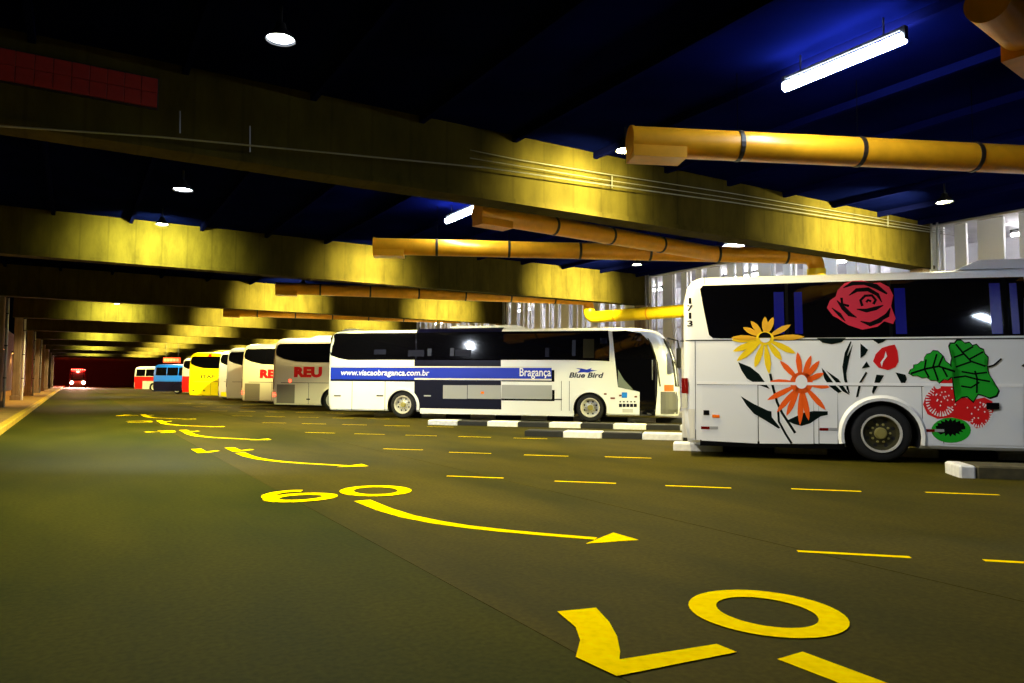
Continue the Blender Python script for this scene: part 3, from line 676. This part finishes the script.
br.rpx('flap_shadow', 501.4, 554.6, 398.8, 400.4, M_BLACK, .005); br.rpx('flap_shadow', 552, 554.6, 390, 400.4, M_BLACK, .005)
br.rpx('flap_light', 481, 484, 391.5, 393.8, M_LENSA, .012, thick=.006)
br.text_px('www.viacaobraganca.com.br', 341, 429.4, 369.6, 377.0, WH, off=.009, shear=.12, bold=.01, parent=bs)
br.text_px('Bragança', 519.6, 551, 367.9, 378.8, WH, off=.009, bold=.012, parent=bs)
br.text_px('Blue Bird', 569, 603.8, 372.4, 377.8, mat('print_slate', (30, 34, 70), .4), off=.006, shear=.25, bold=.03)
br.side('bird_emblem', [br.pxl([(398, 306), (430, 307), (455, 313), (482, 305), (476, 314), (512, 318), (480, 323), (462, 329), (440, 327), (405, 330), (432, 321), (420, 313)], o6, s6)], M_BLUE, .006)
for x in (351.5, 384.5): br.rpx('panel_seam', x, x + .5, 381.5, 411, M_SEAM, .004)
for x in (561, 569): br.rpx('panel_seam', x, x + .5, 381, 415.5, M_SEAM, .004)
br.rpx('panel_seam', 501.6, 562, 398.9, 399.4, M_SEAM, .004); br.rpx('skirt_trim', 420, 574, 410.8, 413.4, M_WHITE, .008)
for x in (334, 376.5, 424): br.rpx('flap_handle', x, x + 7, 395.2, 396.4, M_BLACK if x < 420 else M_PGREY, .012)
for x, y_ in ((604, 394), (610.5, 398.2), (619, 395.5), (634.5, 396.7)): br.rpx('side_marker', x, x + (4.5 if x > 606 and x < 615 else 2.6), y_ - .8, y_ + .8, mat('marker_brown', (110, 50, 40), .4), .008)
br.rpx('notice_sticker', 621.8, 627.2, 392.4, 397.8, mat('sticker_blue', (30, 130, 230), .4), .007)
for i in range(5):
    br.rpx('notice_sticker', 619 + 3.7 * i, 622 + 3.7 * i, 403.8, 407, M_NAVY, .007); br.rpx('notice_sticker', 619.6 + 3.6 * i, 621 + 3.6 * i, 401, 402.4, M_NAVY, .007)
br.rpx('notice_sticker', 622.5, 633, 409, 412.5, mat('sticker_grey', (190, 190, 190), .5), .007)
dr = br.side('entrance_door', [br.pxl([(590, 112), (660, 108), (740, 122), (785, 165), (815, 240), (828, 330), (826, 440), (815, 556), (733, 556), (735, 430), (620, 405), (612, 330), (600, 220)], o6, s6)], M_GLASS, .010)
br.side('quarter_window', [br.pxl([(620, 312), (650, 365), (702, 420), (660, 415), (620, 402)], o6, s6)], mat('quarter_glass', (120, 128, 120), .1), .013, dr)
br.rpx('door_handle', 652, 653, 360, 380, M_STEEL, .016, parent=dr)
br.rpx('door_pillar', 609.5, 611.8, 331, 362, M_WHITE, .013)
br.arch(3.18, M_WHITE, .60, .70); br.arch(10.37, M_WHITE, .60, .68)
br.windscreen(1.3, 3.0, mat('windscreen_pale', (58, 58, 34), .05), .98)
br.side('front_bumper', [[(12.85, .34), (13.43, .34), (13.46, 1.12), (12.85, 1.12)]], mat('bumper_silver', (120, 120, 116), .35, metal=.5), .012)
br.side('front_indicator', [[(12.98, 1.14), (13.3, 1.14), (13.3, 1.36), (12.98, 1.36)]], M_LENSAL, .02)
MB().tube([(13.1, -1.18, 3.0), (13.45, -1.42, 2.9), (13.5, -1.42, 2.6)], .03, 8).build('mirror_arm', M_DARK, br.root)
MB().cbox(13.4, 13.56, -1.55, -1.3, 1.95, 2.65, .04).build('mirror', M_DARK, br.root)
br.roof_unit(4.6, 7.9, .17); br.roof_unit(.25, 1.05, .11, name='roof_hatch', slope=.15); br.roof_unit(10.2, 11.6, .06, name='roof_hatch', w_=.5, slope=.1)

# ------------------------------------------------------------------ the row of further coaches
def rear_s(n_, px_):
    p = onplane(px_, 385, NS(n_, 0), (S2, S2, 0)); return (p.x - p.y) * S2
def coach(n_, px_, label, paint, H=3.45, win='curve', L=13.2, lit=True, tail=True):
    c = Coach('coach', n_, rear_s(n_, px_), label, paint=paint, H=H, zt=3.2 if H > 3.3 else 2.75, zb=2.25 if H > 3.3 else 1.85, L=L, axles=(3.2, 10.2) if L > 12 else (2.9, 8.2))
    zb, zt = c.zb, c.zt
    if win == 'curve':
        c.side('window_glass', [[(.16, zt - .35), (.22, zt - .12), (.34, zt - .04), (L - 2.3, zt - .04), (L - 2.3, zb + .02), (2.2, zb + .02), (1.3, zb + .06), (.6, zb + .2), (.22, zb + .36), (.16, zb + .5)]], M_GLASS, .006)
    else:
        x = .35
        while x < L - 1.6:
            c.side('window_glass', [[(x, zb + .02), (x + 1.25, zb + .02), (x + 1.25, zt - .06), (x, zt - .06)]], M_GLASS, .006); x += 1.36
    c.side('entrance_door', [[(L - 1.9, .4), (L - .9, .4), (L - .9, zt - .1), (L - 1.9, zt - .1)]], M_GLASS, .008)
    c.windscreen(1.25, zt - .2)
    for a in c.ax: c.arch(a, M_NAVY if paint is M_BLUE2 else paint, .60, .68)
    if H > 3.3: c.roof_unit(1.6, 3.4, .14)
    for x in (1.95, 4.4, 6.2): c.rect('panel_seam', x, x + .02, .32, 1.3, M_SEAM, .004)
    c.rect('panel_seam', .5, L - 1.5, 1.3, 1.325, M_SEAM, .004)
    if tail:
        c.rect('tail_light', .01, .10, 1.0, 1.5, M_LENSR, .012, thick=.01)
        if lit: c.rect('tail_light', .02, .22, .66, .82, M_LENSRL, .014, thick=.01)
    return c
r1 = coach(30.9, 271.5, 'cream coach with red lettering right behind the navy block coach', M_CREAM)
p = r1.px(294, 377.4); q = r1.px(322.7, 366.8)
r1.text('REU', p[0], q[0] - .02, p[1], q[1], RD, off=.008, bold=.065)
r1.rpx('engine_grille', 276.5, 294.5, 384.5, 403, M_GRILLE, .006); r1.rpx('side_marker', 289, 291, 379.5, 382, M_LENSRL, .01)
r1.rpx('flap_handle', 306.5, 310, 398.6, 399.8, M_BLACK, .01)
r2 = coach(35.7, 240.5, 'cream coach with red lettering, second behind the navy block coach', M_CREAM)
p = r2.px(259.8, 378.3); wq = (q[0] - r1.px(294, 377.4)[0]); r2.text('REU', p[0], p[0] + wq, p[1], r2.px(259.8, 369.4)[1], RD, off=.008, bold=.065)
r2.rpx('engine_grille', 244.5, 259.5, 383.5, 400.5, M_GRILLE, .006)
r3 = coach(39.6, 225, 'plain silver grey coach between the cream and white coaches', M_SILVER, lit=False)
r4 = coach(43.2, 217.3, 'white coach with a yellow skirt beside the yellow coach', M_OFFW, lit=False)
r4.rect('yellow_skirt', .3, 2.5, .33, .62, M_BYEL, .006)
r5 = coach(47.0, 187.8, 'bright yellow coach standing out from the row', M_BYEL, H=3.5, tail=False)
r5.text_px('ITAP', 201, 215, 375.0, 378.2, mat('print_dark_grey', (50, 50, 20), .5), off=.008, bold=.03)
r5.rpx('red_patch', 208.5, 211.5, 353.8, 356.5, M_RED, .012)
for x in (192.5, 203): r5.rpx('flap_handle', x, x + 2, 390, 391.2, M_KG, .01)
r6 = coach(57.6, 181, 'white over red coach just behind the yellow coach', M_OFFW, tail=False)
r6.rect('red_lower_panel', .06, 12.4, .32, 1.75, M_RED, .006)
r7 = coach(63.8, 152.4, 'blue bus with a navy lower half and separate side windows', M_BLUE2, H=3.02, win='sq', L=11, tail=False)
r7.rect('navy_lower_panel', .06, 10.4, .30, 1.25, M_NAVY, .005)
r8 = coach(75.5, 133.4, 'small red and white bus farthest down the row', M_OFFW, H=3.05, win='sq', L=11, tail=False)
r8.rect('red_band', .06, 10.4, 1.25, 1.8, M_RED, .005); r8.rect('red_corner', .01, 1.3, .3, 1.25, M_RED, .006)

# illuminated red sign over the blue bus
sg = empty('hanging_sign', NS(70.0, rear_s(70.0, 171)) + Vector((0, 0, 3.35)), -PI / 4)
tag(sg, 'red lit sign board hanging above the blue bus', 'sign')
MB().cbox(-1.1, 1.1, -.08, .08, 0, .55, .03).build('board', mat('sign_red', (220, 50, 20), .5, emit=1.1, emit_col=(1, .09, .02)), sg)
for i in range(5): MB().box(-.95 + .4 * i, -.65 + .4 * i, -.095, -.081, .14, .42).build('lit_panel', mat('sign_orange', (240, 110, 70), .5, emit=1.3, emit_col=(1, .25, .12)), sg)
for x in (-.8, .8): MB().tube([(x, 0, .54), (x, 0, CEIL - 3.35)], .02, 6).build('hanger', M_DARK, sg)

# bus driving up the road with its lamps on
ob = Coach('coach', 0, 0, 'oncoming bus with bright headlights far down the road', world=((.55, 158, 0), -PI / 2), paint=mat('bus_dull_red', (120, 30, 30), .4), H=3.3, zb=1.9, zt=2.95, L=11.5, axles=(2.9, 8.4))
ob.windscreen(1.2, 2.75)
M_HEAD = mat('headlight_lit', (255, 250, 245), .3, emit=260, emit_col=(1, .86, .82))
for y_ in (-.86, .86):
    h = MB().lathe([(0, .0), (.2, 0), (.24, -.03), (.24, -.12)], 16, 'y').build('headlight', M_HEAD, ob.root); h.rotation_euler = (0, 0, -PI / 2); h.location = (11.5, y_, .85)
    L = bpy.data.lights.new('headlight_beam', 'SPOT'); L.energy = 14000; L.color = (1, .5, .4); L.spot_size = math.radians(50); L.spot_blend = .8; L.shadow_soft_size = .15
    lo_ = bpy.data.objects.new('headlight_beam', L); COL.objects.link(lo_); lo_.parent = ob.root; lo_.location = (11.75, y_, .85); lo_.rotation_euler = (math.radians(88), 0, -PI / 2)
for i in range(7): MB().box(11.0, 11.08, -1.0 + .32 * i, -.86 + .32 * i, 3.02, 3.14).build('marker_lamp', mat('marker_red_lit', (255, 30, 20), .3, emit=30, emit_col=(1, .06, .04)), ob.root)

for nm, loc, en in (('marker_light', (11.7, 0, 3.25), 3000), ('rear_red_fill', (-.4, 0, 1.1), 2500)):  # rear fill and unseen tail lamps added to redden the far wall
    L = bpy.data.lights.new(nm, 'POINT'); L.energy = en; L.color = (1, .05, .03); L.shadow_soft_size = .3
    lo_ = bpy.data.objects.new(nm, L); COL.objects.link(lo_); lo_.parent = ob.root; lo_.location = loc
for y_ in (-1.0, 1.0): MB().cbox(-.07, -.01, y_ - .12, y_ + .12, .9, 1.3, .015).build('tail_light', M_LENSRL, ob.root)
# ================================================================== DUCTS
def bend(a, b, c, r=.5, n=7):
    a, b, c = Vector(a), Vector(b), Vector(c); p = b + (a - b).normalized() * r; q = b + (c - b).normalized() * r
    return [p.lerp(b, t).lerp(b.lerp(q, t), t) for t in [i / n for i in range(n + 1)]]
def band(par, p, d, r):
    p = Vector(p); d = Vector(d).normalized(); MB().tube([p - d * .035, p + d * .035], r + .014, 20).build('clamp_band', M_BAND, par)
    MB().tube([p + Vector((0, 0, r)), (p.x, p.y, CEIL)], .006, 6).build('hanger_rod', M_ROD, par)
def duct(start, end, label, branch=None, m=M_DUCT, R_=.235, drop=None):
    Z = 5.2; s_ = Vector((start[0], start[1], Z)); e_ = Vector((end[0], end[1], Z)); d = (e_ - s_).normalized()
    r = empty('ventilation_duct', (s_.x, s_.y, 0)); tag(r, label, 'duct', 'yellow ventilation ducts under the ceiling')
    o_ = Vector((s_.x, s_.y, 0))
    if drop:
        k1 = Vector((e_.x, e_.y, 4.4)); k2 = Vector((drop[0], drop[1], 4.4))
        MB().tube([p - o_ for p in [s_] + bend(s_, e_, k1, .38)], R_, 24).build('pipe', m, r, True)
        q_ = bend(e_, k1, k2, .38)
        MB().tube([p - o_ for p in [bend(s_, e_, k1, .38)[-1]] + q_ + [k2]], R_ + .03, 24).build('lower_pipe', M_DUCT_LIT, r, True)
        dd = (k2 - k1).normalized()
        for t in (1.5, 3.2):
            p = k1 + dd * t - o_; MB().tube([p - dd * .035, p + dd * .035], R_ + .045, 20).build('clamp_band', m, r)
    else: MB().tube([s_ - o_, e_ - o_], R_, 24).build('pipe', m, r, True)
    hood(r, s_ - o_, d, R_, m)
    Ln = (e_ - s_).length
    for t in [1.75 + 2.05 * i for i in range(int((Ln - 2) / 2.05) + 1)]: band(r, s_ + d * t - o_, d, R_)
    if branch:
        b0 = Vector((branch[0], branch[1], Z)); b1 = Vector((branch[2], branch[3], Z)); db = (b1 - b0).normalized()
        MB().tube([b0 - o_, b1 - o_], R_ * .92, 24).build('branch_pipe', m, r, True); hood(r, b0 + db * (branch[4] if len(branch) > 4 else 0) - o_, db, R_ * .92, m)
        for t in [2.2 + 1.9 * i for i in range(3)]: band(r, b0 + db * t - o_, db, R_ * .92)
    return r
def hood(par, p, d, R_, m):           # shallow tray under the open end
    n = Vector((-d.y, d.x, 0)); b = MB()
    a = p - d * .02; v = []
    for z in (-R_ - .06, -R_ * .5):
        for l, t in ((0, -1), (.85, -1), (.85, 1), (0, 1)): v.append(a + d * l + n * (t * R_ * .95) + Vector((0, 0, z)))
    b.add(v, BF); fix(b.build('intake_tray', m, par))
    MB().tube([p - d * .03, p + d * .02], R_ + .012, 24).build('end_collar', m, par)
duct((7.40, 8.75), (22.1, 2.1), 'yellow duct nearest the camera crossing above the flower coach', (7.62, 3.62, 16.2, 4.75, 1.0))
duct((7.13, 19.50), (18.75, 13.8), 'forked yellow duct bending down behind the flower coach', (7.68, 14.36, 15.9, 15.15), drop=(22.0, 14.6))
duct((7.00, 30.60), (20.1, 26.75), 'duct above the navy block coach with an elbow coloured brighter as if lit, by the white slats', drop=(21.9, 20.5))
duct((7.0, 42.8), (20, 39.6), 'faint yellow duct fourth from the camera, over the cream coaches')

# ================================================================== LAMPS
M_TUBE = mat('tube_lit', (255, 255, 255), .4, emit=P_TUBE * 1.0, emit_col=COOL)
M_LENS = mat('flood_lens_lit', (255, 250, 220), .4, emit=70, emit_col=(1, .93, .62))
def tube_lamp(x, y_, label, length=1.9, m=M_TUBE, z=6.0, r=.075, grp='fluorescent lamps under the ceiling'):
    e = empty('fluorescent_lamp', (x, y_, z)); tag(e, label, 'lamp', grp)
    t = MB().tube([(0, -length / 2, 0), (0, length / 2, 0)], r, 12).build('tube', m, e, True)
    for s_ in (-1, 1):
        MB().box(-.04, .04, s_ * length / 2 - .03, s_ * length / 2 + .03, -.03, .16).build('socket', M_DARK, e)
        MB().tube([(0, s_ * length * .35, .15), (0, s_ * length * .35, CEIL - z)], .012, 6).build('hanger', M_DARK, e)
    MB().box(-.02, .02, -length / 2, length / 2, .12, .16).build('housing', M_DARK, e)
    return e
tube_lamp(9.30, 6.40, 'long bright fluorescent tube at the upper right, the largest lamp')
tube_lamp(8.55, -3.3, 'long fluorescent tube of the nearest row, mirrored in the flower coach window', 3.2)
tube_lamp(9.0, 17.75, 'bluish fluorescent lamp left of the forked yellow duct', m=M_TUBE)
tube_lamp(18.65, 16.3, 'white fluorescent lamp above the bend of the forked yellow duct', m=M_TUBE)
tube_lamp(18.3, 5.5, 'fluorescent lamp over the front of the flower coach, beyond the right edge', m=M_TUBE)
M_PT = mat('platform_tube_lit', (255, 255, 255), .4, emit=P_PLAT, emit_col=(1, .96, .92))
for i in range(9):
    tube_lamp(24.6, 10 + 6 * i, '%s platform lamp behind the white slats, counted from the right' % nth[i], 2.4, M_PT, 6.05, .05, 'platform lamps behind the slats')
def flood(x, y_, z, label, col=WARM, power=P_WARM, aim=(0, .0), cone=142, lens=None, k=1.0, wash=0):
    e = empty('flood_lamp', (x, y_, z)); tag(e, label, 'lamp', 'flood lamps in front of the beams')
    fix(MB().lathe([(0, .20), (.06, .20), (.08, .12), (.17, .02), (.20, -.03), (.19, -.03), (.15, .02), (0, .04)], 20, 'z').build('housing', M_DARK, e, True))
    MB().lathe([(0, -.02), (.12, -.015), (.165, .0)], 20, 'z').build('lens', lens or M_LENS, e, True)
    MB().tube([(0, 0, .19), (0, 0, CEIL - z - .001)], .02, 6).build('stem', M_DARK, e)
    L = bpy.data.lights.new('lamp_light', 'SPOT'); L.energy = power; L.color = col; L.spot_size = math.radians(cone); L.spot_blend = .3; L.shadow_soft_size = .12; e.scale = (k, k, 1)
    o = bpy.data.objects.new('lamp_light', L); COL.objects.link(o); o.parent = e; o.location = (0, 0, -.06); o.rotation_euler = (aim[1], aim[0], 0)
    if wash:                                    # the part of the lamp's light thrown on the beam beside it
        L = bpy.data.lights.new('lamp_wash', 'SPOT'); L.energy = P_WASH * wash * wash; L.color = (.95, 1, .34) if x < 5 else (1, .90, .32); L.spot_size = math.radians(122 if wash < 3 else 70); L.spot_blend = 1; L.shadow_soft_size = .12
        o = bpy.data.objects.new('lamp_wash', L); COL.objects.link(o); o.parent = e; o.location = (0, .02, -.06); o.rotation_euler = (PI / 2 - math.atan(.42 / wash), 0, 0)
M_LENSB = mat('road_lens_lit', (255, 255, 255), .4, emit=90, emit_col=(.8, .88, 1))
flood(2.2, 9.75, 5.95, 'bright white lamp at the top of the picture, above the road', (1, .94, .80), P_DOWN, (-.22, -.2), 128, M_LENSB, 1.0)
flood(2.07, 18.85, 5.95, 'bluish lamp above the road, over the small yellow lamp', (.8, .88, 1), P_DOWN * 1.2, (-.25, .2), 126, M_LENSB, 1.2)
for i, yb in enumerate(BEAMS[2:12]):
    w_ = nth[i]
    flood(9.07, yb - (1.6 if i < 2 else 4.2), 5.95, 'yellow flood lamp before the %s beam, middle row above the bays' % w_, wash=1.6 if i < 2 else 4.2)
    flood(18.3, yb - (2.7 if i == 0 else 4.2), 5.95, 'yellow flood lamp before the %s beam, right row by the platform' % w_, wash=2.7 if i == 0 else 4.2)
    if i % 2 == 1: flood(2.05, yb - 2.1, 5.95, 'yellow flood lamp before the %s beam, above the road' % w_, (1, .88, .38), P_WARM * 1.8, wash=2.1)
for i, yb in enumerate(vis[:5]):
    e = empty('wall_lamp', (-5.98, yb + 6.5, 4.2)); tag(e, '%s orange wall lamp behind the left columns' % nth[i], 'lamp', 'wall lamps along the left sidewalk')
    MB().cbox(0, .22, -.2, .2, 0, .25, .03).build('housing', M_DARK, e)
    MB().box(.05, .2, -.16, .16, -.03, -.001).build('lens', mat('sodium_lit', (255, 170, 60), .4, emit=12, emit_col=(1, .45, .1)), e)
    L = bpy.data.lights.new('lamp_light', 'SPOT'); L.energy = P_SOD; L.color = (1, .42, .08); L.spot_size = math.radians(160); L.spot_blend = .5; L.shadow_soft_size = .1
    o = bpy.data.objects.new('lamp_light', L); COL.objects.link(o); o.parent = e; o.location = (.25, 0, -.06); o.rotation_euler = (0, -.5, 0)
